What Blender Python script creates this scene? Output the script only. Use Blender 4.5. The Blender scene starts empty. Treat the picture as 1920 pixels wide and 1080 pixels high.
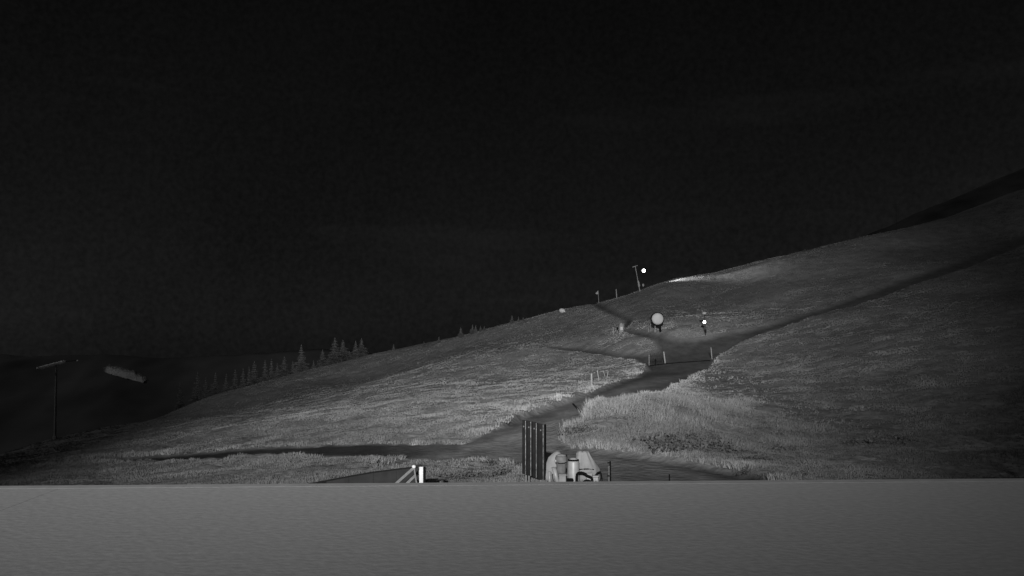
import bpy, bmesh, math, random
import numpy as np
from mathutils import Vector, Matrix

random.seed(7)
rng = np.random.default_rng(7)
SC = bpy.context.scene
COL = SC.collection

# ------------------------------------------------------------------ camera
W0, F, HOR, CZ = 960.0, 2059.0, 640.0, 12.0      # photo centre column, focal length in photo pixels, horizon row, camera height
cam = bpy.data.cameras.new('camera')
cam.sensor_width = 36.0
cam.lens = 36.0 * F / 1920.0
cam.shift_y = (HOR - 540.0) / 1920.0
cam.clip_start = 0.1
cam.clip_end = 20000
camo = bpy.data.objects.new('camera', cam)
COL.objects.link(camo)
camo.location = (0, 0, CZ)
camo.rotation_euler = (math.pi / 2, 0, 0)
SC.camera = camo

# ------------------------------------------------------------------ night sky, moon, slope floodlight
MOON_EL, MOON_AZ = math.radians(22), math.radians(-96)      # azimuth from +y towards +x
wd = bpy.data.worlds.new('World')
SC.world = wd
wd.use_nodes = True
nt = wd.node_tree
for n in list(nt.nodes):
    nt.nodes.remove(n)
out = nt.nodes.new('ShaderNodeOutputWorld')
bg = nt.nodes.new('ShaderNodeBackground')
sky = nt.nodes.new('ShaderNodeTexSky')
sky.sky_type = 'NISHITA'
sky.sun_disc = False
sky.sun_elevation = MOON_EL
sky.sun_rotation = MOON_AZ
sky.altitude = 1800
sky.dust_density = 1.5
bw = nt.nodes.new('ShaderNodeRGBToBW')
nt.links.new(sky.outputs[0], bw.inputs[0])
tc = nt.nodes.new('ShaderNodeTexCoord')
nz = nt.nodes.new('ShaderNodeTexNoise')            # thin uneven cloud veil
nz.inputs['Scale'].default_value = 5.0
nz.inputs['Detail'].default_value = 5.0
nt.links.new(tc.outputs['Generated'], nz.inputs['Vector'])
nz2 = nt.nodes.new('ShaderNodeTexNoise')
nz2.inputs['Scale'].default_value = 230.0
nz2.inputs['Detail'].default_value = 2.0
nt.links.new(tc.outputs['Generated'], nz2.inputs['Vector'])
def wmath(op, a, b):
    m = nt.nodes.new('ShaderNodeMath'); m.operation = op
    for i, s in enumerate((a, b)):
        if isinstance(s, (int, float)): m.inputs[i].default_value = s
        else: nt.links.new(s, m.inputs[i])
    return m.outputs[0]
veil = wmath('ADD', wmath('MULTIPLY', nz.outputs[0], 0.7), wmath('MULTIPLY', nz2.outputs[0], 0.9))
mpw = nt.nodes.new('ShaderNodeMapping')
mpw.inputs['Rotation'].default_value = (0, math.radians(-20), 0)
mpw.inputs['Scale'].default_value = (2.2, 2.2, 16)
nt.links.new(tc.outputs['Generated'], mpw.inputs['Vector'])
nz3 = nt.nodes.new('ShaderNodeTexNoise')
nz3.inputs['Scale'].default_value = 1.6
nz3.inputs['Detail'].default_value = 5.0
nt.links.new(mpw.outputs[0], nz3.inputs['Vector'])
wisp = wmath('MULTIPLY', wmath('MAXIMUM', wmath('SUBTRACT', nz3.outputs[0], 0.56), 0.0), 2.2)
veil = wmath('ADD', wmath('ADD', veil, wisp), 0.2)
nt.links.new(wmath('MULTIPLY', bw.outputs[0], veil), bg.inputs['Color'])
bg.inputs['Strength'].default_value = 0.0016
nt.links.new(bg.outputs[0], out.inputs[0])

moon = bpy.data.lights.new('moon', 'SUN')
moon.energy = 0.27
moon.angle = math.radians(0.5)
mo = bpy.data.objects.new('moon', moon)
COL.objects.link(mo)
md = Vector((math.sin(MOON_AZ) * math.cos(MOON_EL), math.cos(MOON_AZ) * math.cos(MOON_EL), math.sin(MOON_EL)))
mo.rotation_euler = md.to_track_quat('Z', 'Y').to_euler()

FL_POS = Vector((-8, -88, CZ + 19))
fl = bpy.data.lights.new('slope_floodlight', 'SPOT')
fl.energy = 5.4e6
fl.spot_size = math.radians(37.8)
fl.spot_blend = 1.0
fl.shadow_soft_size = 0.6
flo = bpy.data.objects.new('slope_floodlight', fl)
COL.objects.link(flo)
flo.location = FL_POS
FL_AIM = Vector((.3, 147, CZ + 41))
flo.rotation_euler = (FL_AIM - FL_POS).to_track_quat('-Z', 'Y').to_euler()

SC.view_settings.view_transform = 'Standard'
SC.view_settings.look = 'None'
SC.view_settings.exposure = 0.0
SC.view_settings.gamma = 1.0
SC.view_settings.use_curve_mapping = False
SC.render.engine = 'CYCLES'
SC.cycles.max_bounces = 4
SC.cycles.diffuse_bounces = 2

# ------------------------------------------------------------------ materials (night camera: everything is grey)
def grey(name, v, rough=0.9, var=0.25, scale=6.0, metallic=0.0, bump=0.0, spec=0.2, detail=4.0, coords='Object'):
    m = bpy.data.materials.new(name)
    m.use_nodes = True
    t = m.node_tree
    b = t.nodes['Principled BSDF']
    b.inputs['Roughness'].default_value = rough
    b.inputs['Metallic'].default_value = metallic
    b.inputs['Specular IOR Level'].default_value = spec
    c = t.nodes.new('ShaderNodeTexCoord')
    n = t.nodes.new('ShaderNodeTexNoise')
    n.inputs['Scale'].default_value = scale
    n.inputs['Detail'].default_value = detail
    t.links.new(c.outputs[coords], n.inputs['Vector'])
    r = t.nodes.new('ShaderNodeValToRGB')
    r.color_ramp.elements[0].position = 0.3
    r.color_ramp.elements[1].position = 0.7
    lo, hi = v * (1 - var), v * (1 + var)
    r.color_ramp.elements[0].color = (lo, lo, lo, 1)
    r.color_ramp.elements[1].color = (hi, hi, hi, 1)
    t.links.new(n.outputs[0], r.inputs[0])
    t.links.new(r.outputs[0], b.inputs['Base Color'])
    if bump:
        bp = t.nodes.new('ShaderNodeBump')
        bp.inputs['Strength'].default_value = bump
        bp.inputs['Distance'].default_value = 0.02
        t.links.new(n.outputs[0], bp.inputs['Height'])
        t.links.new(bp.outputs[0], b.inputs['Normal'])
    return m

def emitter(name, s):
    m = bpy.data.materials.new(name)
    m.use_nodes = True
    b = m.node_tree.nodes['Principled BSDF']
    b.inputs['Base Color'].default_value = (.8, .8, .8, 1)
    b.inputs['Emission Color'].default_value = (1, 1, 1, 1)
    b.inputs['Emission Strength'].default_value = s
    return m

M = {
    'concrete': grey('concrete', .50, .9, .10, 9, bump=.3, detail=15),
    'coping': grey('coping', .47, .85, .12, 3, detail=12),
    'wood_pale': grey('wood_pale', .62, .8, .15, 9),
    'wood_mid': grey('wood_mid', .15, .85, .2, 9),
    'wood_dark': grey('wood_dark', .017, .9, .3, 4),
    'wood_black': grey('wood_black', .006, .9, .3, 4),
    'panel_grey': grey('panel_grey', .02, .85, .3, 2.5),
    'steel_dark': grey('steel_dark', .011, .75, .3, 3, spec=.05),
    'steel_edge': grey('steel_edge', .16, .7, .75, 9),
    'steel_mid': grey('steel_mid', .28, .7, .2, 6)
    ,'zinc': grey('zinc', .85, .7, .2, 6),
    'canvas': grey('canvas', .20, .9, .12, 5, bump=.2),
    'plastic_white': grey('plastic_white', .23, .45, .1, 6, spec=.5),
    'cover_white': grey('cover_white', .21, .6, .1, 2, spec=.3),
    'drum_grey': grey('drum_grey', .11, .6, .35, 5),
    'black': grey('black', .006, .85, .3, 5, spec=.03),
    'post_pale': grey('post_pale', .17, .8, .2, 6),
    'post_mid': grey('post_mid', .15, .85, .25, 6),
    'needle': grey('needle', .13, .95, .4, 1.2),
    'far_needle': grey('far_needle', .16, .95, .4, .05),
    'bark': grey('bark', .06, .95, .3, 4),
    'stone': grey('stone', .34, .95, .3, 2, bump=.4),
    'shrub': grey('shrub', .065, .95, .5, 1.5),
    'hill_far': grey('hill_far', .13, 1, .35, .02, coords='Object'),
    'hill_dark': grey('hill_dark', .05, 1, .5, .05),
    'snow': grey('snow', .9, .9, .08, .25, coords='Object'),
    'lamp': emitter('lamp', 14),
}

# ------------------------------------------------------------------ mesh helpers
def tag(o, label=None, cat=None, group=None, kind=None):
    for k, v in (('label', label), ('category', cat), ('group', group), ('kind', kind)):
        if v: o[k] = v
    return o

def link(name, me, mat, parent=None, loc=None):
    o = bpy.data.objects.new(name, me)
    if mat: me.materials.append(M[mat] if isinstance(mat, str) else mat)
    COL.objects.link(o)
    if parent: o.parent = parent
    if loc is not None: o.location = loc
    return o

def empty(name, loc, rz=0.0, rx=0.0, ry=0.0):
    o = bpy.data.objects.new(name, None)
    o.empty_display_size = .2
    COL.objects.link(o)
    o.location = loc
    o.rotation_euler = (rx, ry, rz)
    return o

class MB:
    def __init__(self): self.bm = bmesh.new()
    def box(self, c, s, rot=None, bevel=0.0):
        r = bmesh.ops.create_cube(self.bm, size=1.0)
        vs = r['verts']
        bmesh.ops.scale(self.bm, vec=s, verts=vs)
        if bevel:
            es = list({e for v in vs for e in v.link_edges})
            b = bmesh.ops.bevel(self.bm, geom=es, offset=bevel, segments=1, affect='EDGES', profile=.5)
            vs = list({v for f in b['faces'] for v in f.verts} | {v for v in vs if v.is_valid})
        if rot is not None: bmesh.ops.rotate(self.bm, cent=(0, 0, 0), matrix=rot, verts=vs)
        bmesh.ops.translate(self.bm, vec=c, verts=vs)
        return self
    def bar(self, a, b, r1, r2=None, seg=8, square=False):
        a, b = Vector(a), Vector(b)
        d = b - a
        r2 = r1 if r2 is None else r2
        res = bmesh.ops.create_cone(self.bm, cap_ends=True, segments=4 if square else seg, radius1=r1, radius2=max(r2, 1e-4), depth=d.length)
        vs = res['verts']
        if square: bmesh.ops.rotate(self.bm, cent=(0, 0, 0), matrix=Matrix.Rotation(math.pi / 4, 3, 'Z'), verts=vs)
        q = d.to_track_quat('Z', 'Y').to_matrix()
        bmesh.ops.rotate(self.bm, cent=(0, 0, 0), matrix=q, verts=vs)
        bmesh.ops.translate(self.bm, vec=(a + b) / 2, verts=vs)
        return self
    def lathe(self, prof, seg=20, c=(0, 0, 0), sx=1.0, sy=1.0, wob=0.0):
        rows = []
        for (r, z) in prof:
            row = []
            for k in range(seg):
                a = 2 * math.pi * k / seg
                w = 1 + wob * (math.sin(a * 3 + z * 5) + .6 * math.sin(a * 7 + 1.3 + z * 3))
                row.append(self.bm.verts.new((c[0] + r * w * math.cos(a) * sx, c[1] + r * w * math.sin(a) * sy, c[2] + z)))
            rows.append(row)
        for i in range(len(rows) - 1):
            for k in range(seg):
                self.bm.faces.new((rows[i][k], rows[i][(k + 1) % seg], rows[i + 1][(k + 1) % seg], rows[i + 1][k]))
        if prof[0][0] > 1e-3: self.bm.faces.new(rows[0][::-1])
        if prof[-1][0] > 1e-3: self.bm.faces.new(rows[-1])
        return self
    def tube(self, pts, r, seg=7):
        pts = [Vector(p) for p in pts]
        rows = []
        for i, p in enumerate(pts):
            t = (pts[min(i + 1, len(pts) - 1)] - pts[max(i - 1, 0)]).normalized()
            x = t.cross(Vector((.3, .2, 1))).normalized()
            y = t.cross(x)
            rows.append([self.bm.verts.new(p + r * (math.cos(2 * math.pi * k / seg) * x + math.sin(2 * math.pi * k / seg) * y)) for k in range(seg)])
        for i in range(len(rows) - 1):
            for k in range(seg):
                self.bm.faces.new((rows[i][k], rows[i][(k + 1) % seg], rows[i + 1][(k + 1) % seg], rows[i + 1][k]))
        self.bm.faces.new(rows[0][::-1]); self.bm.faces.new(rows[-1])
        return self
    def blob(self, c, s, sub=2, amp=.12, seed=0):
        r = bmesh.ops.create_icosphere(self.bm, subdivisions=sub, radius=1.0)
        q = random.Random(seed)
        ph = [q.uniform(0, 6) for _ in range(6)]
        for v in r['verts']:
            p = v.co
            k = 1 + amp * (math.sin(3 * p.x + ph[0]) + math.sin(4 * p.y + ph[1]) + math.sin(3.5 * p.z + ph[2]) + .5 * math.sin(8 * p.x + 6 * p.z + ph[3]))
            v.co = Vector((p.x * s[0] * k + c[0], p.y * s[1] * k + c[1], p.z * s[2] * k + c[2]))
        return self
    def build(self, name, mat, parent=None, smooth=False, loc=None):
        me = bpy.data.meshes.new(name)
        bmesh.ops.recalc_face_normals(self.bm, faces=self.bm.faces[:])
        self.bm.to_mesh(me); self.bm.free()
        if smooth:
            me.polygons.foreach_set('use_smooth', [True] * len(me.polygons))
        return link(name, me, mat, parent, loc)

def np_mesh(name, verts, faces, smooth=False):
    me = bpy.data.meshes.new(name)
    n, k = faces.shape
    me.vertices.add(len(verts)); me.vertices.foreach_set('co', verts.astype(np.float32).ravel())
    me.loops.add(n * k); me.loops.foreach_set('vertex_index', faces.astype(np.int32).ravel())
    me.polygons.add(n)
    me.polygons.foreach_set('loop_start', np.arange(0, n * k, k, dtype=np.int32))
    if smooth: me.polygons.foreach_set('use_smooth', np.ones(n, dtype=bool))
    me.update(calc_edges=True)
    return me

# ------------------------------------------------------------------ noise
_LAT = rng.random((256, 256))
def vnoise(x, y):
    xi = np.floor(x).astype(int); yi = np.floor(y).astype(int)
    fx = x - xi; fy = y - yi
    fx = fx * fx * (3 - 2 * fx); fy = fy * fy * (3 - 2 * fy)
    a = _LAT[xi % 256, yi % 256]; b = _LAT[(xi + 1) % 256, yi % 256]
    c = _LAT[xi % 256, (yi + 1) % 256]; d = _LAT[(xi + 1) % 256, (yi + 1) % 256]
    return (a * (1 - fx) + b * fx) * (1 - fy) + (c * (1 - fx) + d * fx) * fy
def fbm(x, y, octv=4, gain=.5):
    s = 0; a = 1; t = 0
    for i in range(octv):
        s = s + a * vnoise(x * 2 ** i + 17.3 * i, y * 2 ** i + 9.1 * i); t += a; a *= gain
    return s / t - .5

# ------------------------------------------------------------------ the hillside: surveyed points (column, row, distance) -> smooth surface
CP = [
 # under and just beyond the terrace
 (-800, 1340, 17), (300, 1330, 17), (960, 1320, 17), (1500, 1290, 17), (2700, 1240, 17),
 (-800, 1010, 40), (0, 960, 42), (400, 935, 42), (785, 922, 38), (1000, 922, 38), (1250, 915, 38), (1500, 905, 40), (1800, 890, 46), (2600, 850, 50),
 # the tracks
 (-700, 925, 95), (0, 880, 80), (200, 862, 76), (420, 842, 70), (600, 834, 64), (860, 830, 57), (1040, 832, 54), (1160, 850, 50), (1300, 869, 47), (1420, 889, 44),
 # meadow
 (300, 815, 110), (600, 770, 110), (850, 760, 90), (950, 790, 70), (1000, 745, 95), (1150, 708, 115),
 # hump of tall grass
 (1080, 772, 62), (1150, 752, 66), (1250, 742, 70), (1390, 768, 74), (1250, 800, 56), (1400, 830, 56),
 # road to the gate and the open ground round it
 (1060, 775, 72), (1130, 738, 86), (1230, 706, 106), (1270, 681, 135), (1300, 645, 160), (1345, 668, 140),
 # brow of the meadow and the dip behind it
 (-300, 890, 130), (150, 828, 160), (440, 770, 210), (700, 716, 220), (880, 668, 214), (980, 651, 205), (1100, 655, 190), (1190, 662, 165),
 (700, 712, 240), (880, 662, 234), (980, 645, 225),
 # knoll between the paths
 (1180, 635, 180), (1120, 648, 190), (1240, 626, 172), (1170, 600, 215),
 # right slope
 (1420, 700, 115), (1550, 740, 85), (1600, 660, 115), (1750, 760, 72), (1900, 700, 80), (1900, 820, 56), (1900, 560, 140), (1600, 565, 180), (1450, 608, 165), (1750, 503, 205), (1900, 456, 225), (2600, 600, 110), (2600, 300, 260),
 (1330, 590, 195), (1450, 565, 205), (1350, 555, 228), (1600, 520, 215), (1750, 470, 235),
 # skyline
 (-300, 905, 150), (0, 850, 165), (105, 823, 172), (200, 799, 190), (400, 742, 250), (560, 700, 275), (700, 665, 285), (880, 628, 280), (1050, 583, 275), (1120, 570, 270),
 (1200, 545, 262), (1250, 530, 258), (1300, 523, 255), (1360, 519, 252), (1450, 490, 256), (1600, 455, 262), (1700, 432, 270), (1830, 397, 280), (1920, 358, 290),
 # beyond the skyline
 (-300, 985, 240), (105, 880, 240), (400, 800, 340), (700, 720, 380), (1050, 632, 370), (1300, 575, 350), (1600, 505, 360), (1920, 410, 400), (2600, 380, 400),
 (-800, 1000, 160), (-800, 1150, 600), (0, 1020, 600), (700, 860, 800), (1300, 720, 800), (1920, 600, 800), (2600, 560, 800),
]
CPa = np.array(CP, float)
def feat(u, Y): return np.stack([np.asarray(u) / 260.0, np.log(np.asarray(Y)) * 3.2], -1)
_X = feat(CPa[:, 0], CPa[:, 2])
def _tps(d2): return .5 * d2 * np.log(d2 + 1e-9)
def _solve():
    n = len(_X)
    K = _tps(((_X[:, None] - _X[None]) ** 2).sum(-1)) + .004 * np.eye(n)
    Pm = np.hstack([np.ones((n, 1)), _X])
    A = np.block([[K, Pm], [Pm.T, np.zeros((3, 3))]])
    s = np.linalg.solve(A, np.concatenate([CPa[:, 1], np.zeros(3)]))
    return s[:n], s[n:]
_w, _a = _solve()
def row_of(u, Y):
    sh = np.broadcast(np.asarray(u), np.asarray(Y)).shape
    q = feat(np.broadcast_to(u, sh).ravel().astype(float), np.broadcast_to(Y, sh).ravel().astype(float))
    o = np.empty(len(q))
    for i in range(0, len(q), 60000):
        p = q[i:i + 60000]
        d2 = (p * p).sum(1)[:, None] + (_X * _X).sum(1)[None] - 2 * p @ _X.T
        o[i:i + 60000] = _tps(np.maximum(d2, 0)) @ _w + _a[0] + p @ _a[1:]
    return o.reshape(sh)
def pt(u, v, Y): return Vector(((u - W0) / F * Y, Y, CZ + (HOR - v) / F * Y))

# tracks and paths: outline in the survey picture and the span of distances they lie in
POLY = {
 'footpath': ([(1112,568),(1127,569),(1151,580),(1173,590),(1189,594),(1183,604),(1174,614),(1166,612),(1170,605),(1173,600),(1168,595),(1135,583),(1117,573)], 200, 300),
 'gravel_road': ([(1168,617),(1195,620),(1218,622),(1240,625),(1256,629),(1276,634),(1302,634),(1336,628),(1373,621),(1400,617),(1440,608),(1500,589),(1550,574),(1607,553),(1667,532),(1726,511),(1815,484),(1889,455),(1990,410),
                  (1990,428),(1889,470),(1815,499),(1726,526),(1667,550),(1607,570),(1540,588),(1490,602),(1440,617),(1400,633),(1373,647),(1347,661),(1338,671),(1334,680),(1325,690),(1290,705),(1257,720),(1215,732),(1165,744),(1115,753),(1100,763),(1087,777),(1055,788),(1048,812),(1052,826),
                  (1100,836),(1160,844),(1220,852),(1290,864),(1350,878),(1410,893),(1450,905),(1520,935),(1180,935),(1060,905),(1030,880),(960,860),(860,858),(780,868),(720,880),(700,872),(760,850),(810,843),(860,838),
                  (870,822),(906,807),(942,793),(972,781),(1003,770),(1047,754),(1088,740),(1113,731),(1134,722),(1155,714),(1172,707),(1196,701),(1215,690),(1211,681),(1195,669),(1173,669),(1151,665),(1122,661),(1084,656),(1040,652),(1000,650),
                  (1040,648.5),(1084,651),(1129,655),(1173,661),(1213,661),(1233,655),(1236,644),(1225,633),(1209,629),(1182,624)], 36, 260),
 'farm_track': ([(880,822),(760,822),(620,825),(540,830),(440,836),(300,848),(200,857),(60,872),(60,878),(200,862),(300,856),(440,848),(520,843),(600,843),(700,845),(760,848),(830,845),(880,838)], 45, 95),
 'side_track': ([(1338,676),(1390,700),(1470,728),(1560,770),(1700,800),(1800,815),(1800,830),(1690,815),(1550,800),(1460,772),(1400,745),(1330,730),(1300,712),(1325,692)], 60, 150),
}
def inside(poly, u, v):
    p = np.array(poly, float)
    r = np.zeros(u.shape, bool)
    j = len(p) - 1
    for i in range(len(p)):
        (xi, yi), (xj, yj) = p[i], p[j]
        c = ((yi > v) != (yj > v)) & (u < (xj - xi) * (v - yi) / (yj - yi + 1e-12) + xi)
        r ^= c
        j = i
    return r

US = np.concatenate([np.arange(-800, -40, 20.), np.arange(-40, 2000, 2.8), np.arange(2000, 2720, 20.)])
YS = np.concatenate([np.exp(np.linspace(math.log(16.), math.log(36), 22))[:-1], np.exp(np.linspace(math.log(36), math.log(300), 440)), np.exp(np.linspace(math.log(303), math.log(900), 40))])
UU, YY = np.meshgrid(US, YS)
VV = row_of(UU, YY)
XX = (UU - W0) / F * YY
ZZ = CZ + (HOR - VV) / F * YY

def smooth2(a, k):
    for ax in (0, 1):
        b = a.copy()
        for s in range(1, k + 1):
            b += np.roll(a, s, ax) + np.roll(a, -s, ax)
        a = b / (2 * k + 1)
    return a
du = (fbm(XX * .9, YY * .35, 3)) * 7
dv = (fbm(XX * .8 + 50, YY * .3 + 20, 3)) * 4 * np.clip(80 / YY, .25, 1)
masks = {}
for k, (poly, y0, y1) in POLY.items():
    masks[k] = inside(poly, UU + du, VV + dv) & (YY > y0) & (YY < y1)
gravel_and_shade = np.clip(.25 + (115 - YY) / 55, .25, 1) * masks['gravel_road'] * (YY < 180) * (UU < 1400) - .3 * masks['footpath'] + masks['farm_track'] * np.interp(UU, [690, 890], [-.3, .75])
def line_v(u, pts): return np.interp(u, [p[0] for p in pts], [p[1] for p in pts])
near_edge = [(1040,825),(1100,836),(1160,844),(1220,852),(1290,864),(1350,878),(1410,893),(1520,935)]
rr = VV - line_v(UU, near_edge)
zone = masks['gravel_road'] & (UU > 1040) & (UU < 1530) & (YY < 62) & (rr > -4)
gravel_and_shade = gravel_and_shade + zone * (.22 * np.sin(rr * .42 + fbm(UU * .02, VV * .02, 2) * 3) - 1.15 * np.exp(-((rr - 3.5) / 5) ** 2))  # ruts, plus a dark line painted for the bank's shadow
le = [(870,822),(906,807),(942,793),(972,781),(1003,770),(1047,754),(1088,740),(1134,722),(1172,707),(1215,690)]
re_ = [(1000,850),(1052,812),(1087,777),(1100,763),(1115,753),(1165,744),(1215,732),(1257,720),(1290,705),(1325,690)]
ff = (VV - line_v(UU, le)) / np.maximum(line_v(UU, re_) - line_v(UU, le), 6)
zone = masks['gravel_road'] & (UU > 880) & (UU < 1300) & (YY > 50) & (YY < 140) & (ff > 0) & (ff < 1.1)
gravel_and_shade = gravel_and_shade + zone * (.35 * np.exp(-((ff - .38) / .12) ** 2) - .35 * np.exp(-((ff - .1) / .1) ** 2) - .3 * np.exp(-((ff - .72) / .13) ** 2))
path_hard = masks['footpath'] | masks['gravel_road'] | masks['farm_track']
path_soft = np.clip(smooth2(path_hard.astype(float), 2), 0, 1)
side_soft = np.clip(smooth2(masks['side_track'].astype(float), 5), 0, 1)
# relief: paths cut a little into the slope, grass uneven
rough = fbm(XX * .55, YY * .55, 4) * .38 + fbm(XX * 2.1 + 5, YY * 2.1, 3) * .16 + fbm(XX * .08, YY * .05 + 3, 3) * 1.2
rough = rough * np.clip((YY - 20) / 20, 0, 1)
ZZ = ZZ + rough * (1 - .85 * path_soft) * np.where(YY > 200, .8, 1.0) - .28 * path_soft * np.clip(YY / 60, .6, 1.6)
ZZ = np.where(YY > 600, ZZ - (YY - 600) * .25, ZZ)

def ground_z(x, y):
    u = W0 + F * x / y
    return float(CZ + (HOR - row_of(np.array([u]), np.array([y]))[0]) / F * y)
_iu = lambda u: int(np.argmin(abs(US - u)))
def seat(u, v, ymin=36, ymax=330):
    """first ground point seen at column u, row v (or the skyline point when the row clears it)"""
    c = _iu(u)
    rows = HOR - (ZZ[:, c] - CZ) * F / YS
    ok = (YS > ymin) & (YS < ymax)
    idx = np.where(ok & (rows <= v))[0]
    i = idx[0] if len(idx) else np.where(ok, rows, 1e9).argmin()
    return Vector(((u - W0) / F * YS[i], YS[i], ZZ[i, c]))
def at_depth(u, Y):
    c = _iu(u); i = int(np.argmin(abs(YS - Y)))
    return Vector(((u - W0) / F * Y, Y, ZZ[i, c]))

ny, nx = UU.shape
V3 = np.stack([XX, YY, ZZ], -1).reshape(-1, 3)
ii = np.arange(ny * nx).reshape(ny, nx)
Q = np.stack([ii[:-1, :-1], ii[:-1, 1:], ii[1:, 1:], ii[1:, :-1]], -1).reshape(-1, 4)

def terrain_material():
    m = bpy.data.materials.new('hillside_ground')
    m.use_nodes = True
    t = m.node_tree
    b = t.nodes['Principled BSDF']
    b.inputs['Roughness'].default_value = .95
    b.inputs['Specular IOR Level'].default_value = .1
    def N(kind, **kw):
        n = t.nodes.new(kind)
        for k, v in kw.items(): n.inputs[k].default_value = v
        return n
    def math_(op, a, c):
        n = t.nodes.new('ShaderNodeMath'); n.operation = op
        for i, s in enumerate((a, c)):
            if isinstance(s, (int, float)): n.inputs[i].default_value = s
            else: t.links.new(s, n.inputs[i])
        return n.outputs[0]
    co = t.nodes.new('ShaderNodeTexCoord')
    def noise(scale, detail=4, stretch=(1, 1, 1)):
        mp = t.nodes.new('ShaderNodeMapping')
        mp.inputs['Scale'].default_value = stretch
        t.links.new(co.outputs['Object'], mp.inputs['Vector'])
        n = N('ShaderNodeTexNoise', Scale=scale, Detail=detail)
        t.links.new(mp.outputs[0], n.inputs['Vector'])
        return n.outputs[0]
    def attr(nm):
        a = t.nodes.new('ShaderNodeAttribute'); a.attribute_name = nm
        return a.outputs['Fac']
    def mix(f, a, c):
        return math_('ADD', math_('MULTIPLY', a, math_('SUBTRACT', 1.0, f)), math_('MULTIPLY', c, f))
    big, mid, fine = noise(.06, 3), noise(.5, 4, (1, .6, 1)), noise(2.6, 5)
    g = math_('ADD', math_('ADD', math_('MULTIPLY', big, .14), math_('MULTIPLY', mid, .22)), math_('MULTIPLY', fine, .14))
    g = math_('SUBTRACT', g, .03)                                 # dry grass, mean about .22
    heath_and_shade = math_('MULTIPLY', g, .52)                             # darker tone for heath and painted slope shade
    g = mix(attr('heath_and_shade'), g, heath_and_shade)
    p = math_('ADD', math_('MULTIPLY', noise(.8, 5, (1, .3, 1)), .08), math_('MULTIPLY', fine, .05))  # trodden earth and gravel
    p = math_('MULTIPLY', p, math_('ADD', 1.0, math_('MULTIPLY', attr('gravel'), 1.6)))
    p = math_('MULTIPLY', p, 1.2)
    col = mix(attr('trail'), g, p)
    col = mix(attr('worn'), col, math_('MULTIPLY', p, 1.5))
    cc = t.nodes.new('ShaderNodeCombineColor')
    for i in range(3): t.links.new(col, cc.inputs[i])
    t.links.new(cc.outputs[0], b.inputs['Base Color'])
    bp = N('ShaderNodeBump', Strength=.5, Distance=.2)
    t.links.new(math_('ADD', fine, math_('MULTIPLY', mid, 1.2)), bp.inputs['Height'])
    t.links.new(bp.outputs[0], b.inputs['Normal'])
    return m
GROUND = terrain_material()

# heath below the ridge; slopes behind the brow painted darker for their shaded facing
HEATH_AND_SHADE = [([(430,775),(560,742),(700,716),(880,667),(975,650),(1010,648),(1060,630),(1110,600),(1060,596),(900,640),(700,690),(400,760)], 216, 300, .5),
         ([(1118,568),(1250,530),(1350,525),(1450,524),(1620,500),(1560,530),(1440,562),(1330,588),(1240,600),(1190,606),(1180,592)], 190, 262, .8),
         ([(1090,590),(1170,598),(1165,612),(1120,628),(1040,640),(1000,632)], 180, 285, .35)]
heath_and_shade = np.zeros_like(UU)
for poly, y0, y1, s in HEATH_AND_SHADE:
    heath_and_shade = np.maximum(heath_and_shade, s * (inside(poly, UU + du * 2, VV + dv) & (YY > y0) & (YY < y1)))
heath_and_shade = smooth2(heath_and_shade, 5)
right = np.clip((UU - 1330) / 220, 0, 1) * np.clip((YY - 48) / 25, 0, 1) * (.75 + .9 * fbm(XX * .07 + 3, YY * .06, 4))  # right slope painted darker as the floodlight falls off
heath_and_shade = np.clip(np.maximum(heath_and_shade, right), 0, 1)

face_path = {}
for k in POLY:
    face_path[k] = masks[k].reshape(-1)[Q].mean(1) > .5
taken = np.zeros(len(Q), bool)
def ground_object(name, sel):
    q = Q[sel]
    used, inv = np.unique(q, return_inverse=True)
    me = np_mesh(name, V3[used], inv.reshape(-1, 4), smooth=True)
    for nm, arr in (('trail', path_soft), ('worn', side_soft * .6), ('heath_and_shade', heath_and_shade), ('gravel', smooth2(gravel_and_shade, 4))):
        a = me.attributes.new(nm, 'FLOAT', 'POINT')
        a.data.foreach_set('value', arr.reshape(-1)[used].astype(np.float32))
    return tag(link(name, me, GROUND), kind='structure')
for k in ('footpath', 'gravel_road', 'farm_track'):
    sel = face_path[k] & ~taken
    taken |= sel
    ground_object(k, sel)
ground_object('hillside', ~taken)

# valley floor reaching the horizon
me = np_mesh('valley_floor', np.array([[-9000, 500, -260], [9000, 500, -260], [9000, 14000, -260], [-9000, 14000, -260]], float), np.array([[0, 1, 2, 3]]))
tag(link('valley_floor', me, 'hill_far'), kind='structure')

# far hills (dark): left across the valley, right behind the ridge
def far_hill(name, crest, y0, y1, seed, amp, drop=150, mat='hill_far'):
    us = np.linspace(crest[0][0], crest[-1][0], 240)
    vs = np.interp(us, [c[0] for c in crest], [c[1] for c in crest])
    k = 44
    vv = []
    for i in range(k):
        s = i / (k - 1)
        Y = y0 + (y1 - y0) * s + us * 0
        zt = (HOR - vs) / F * y1
        z = CZ + zt - drop * (1 - s) ** 1.15 * 1.0
        x = (us - W0) / F * y1
        z = z + amp * fbm(x * .012 + seed, Y * .012, 5) * 2 + amp * .2 * fbm(x * .09, Y * .09 + seed, 3)
        vv.append(np.stack([x, Y, z], -1))
    x, Y = vv[-1][:, 0], vv[-1][:, 1]
    vv.append(np.stack([x, Y + 300, vv[-1][:, 2] - 160], -1))
    vv = np.array(vv)
    ny_, nx_ = vv.shape[:2]
    j = np.arange(ny_ * nx_).reshape(ny_, nx_)
    q = np.stack([j[:-1, :-1], j[:-1, 1:], j[1:, 1:], j[1:, :-1]], -1).reshape(-1, 4)
    me = np_mesh(name, vv.reshape(-1, 3), q, smooth=True)
    tag(link(name, me, mat), kind='structure')
    return vv
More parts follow.
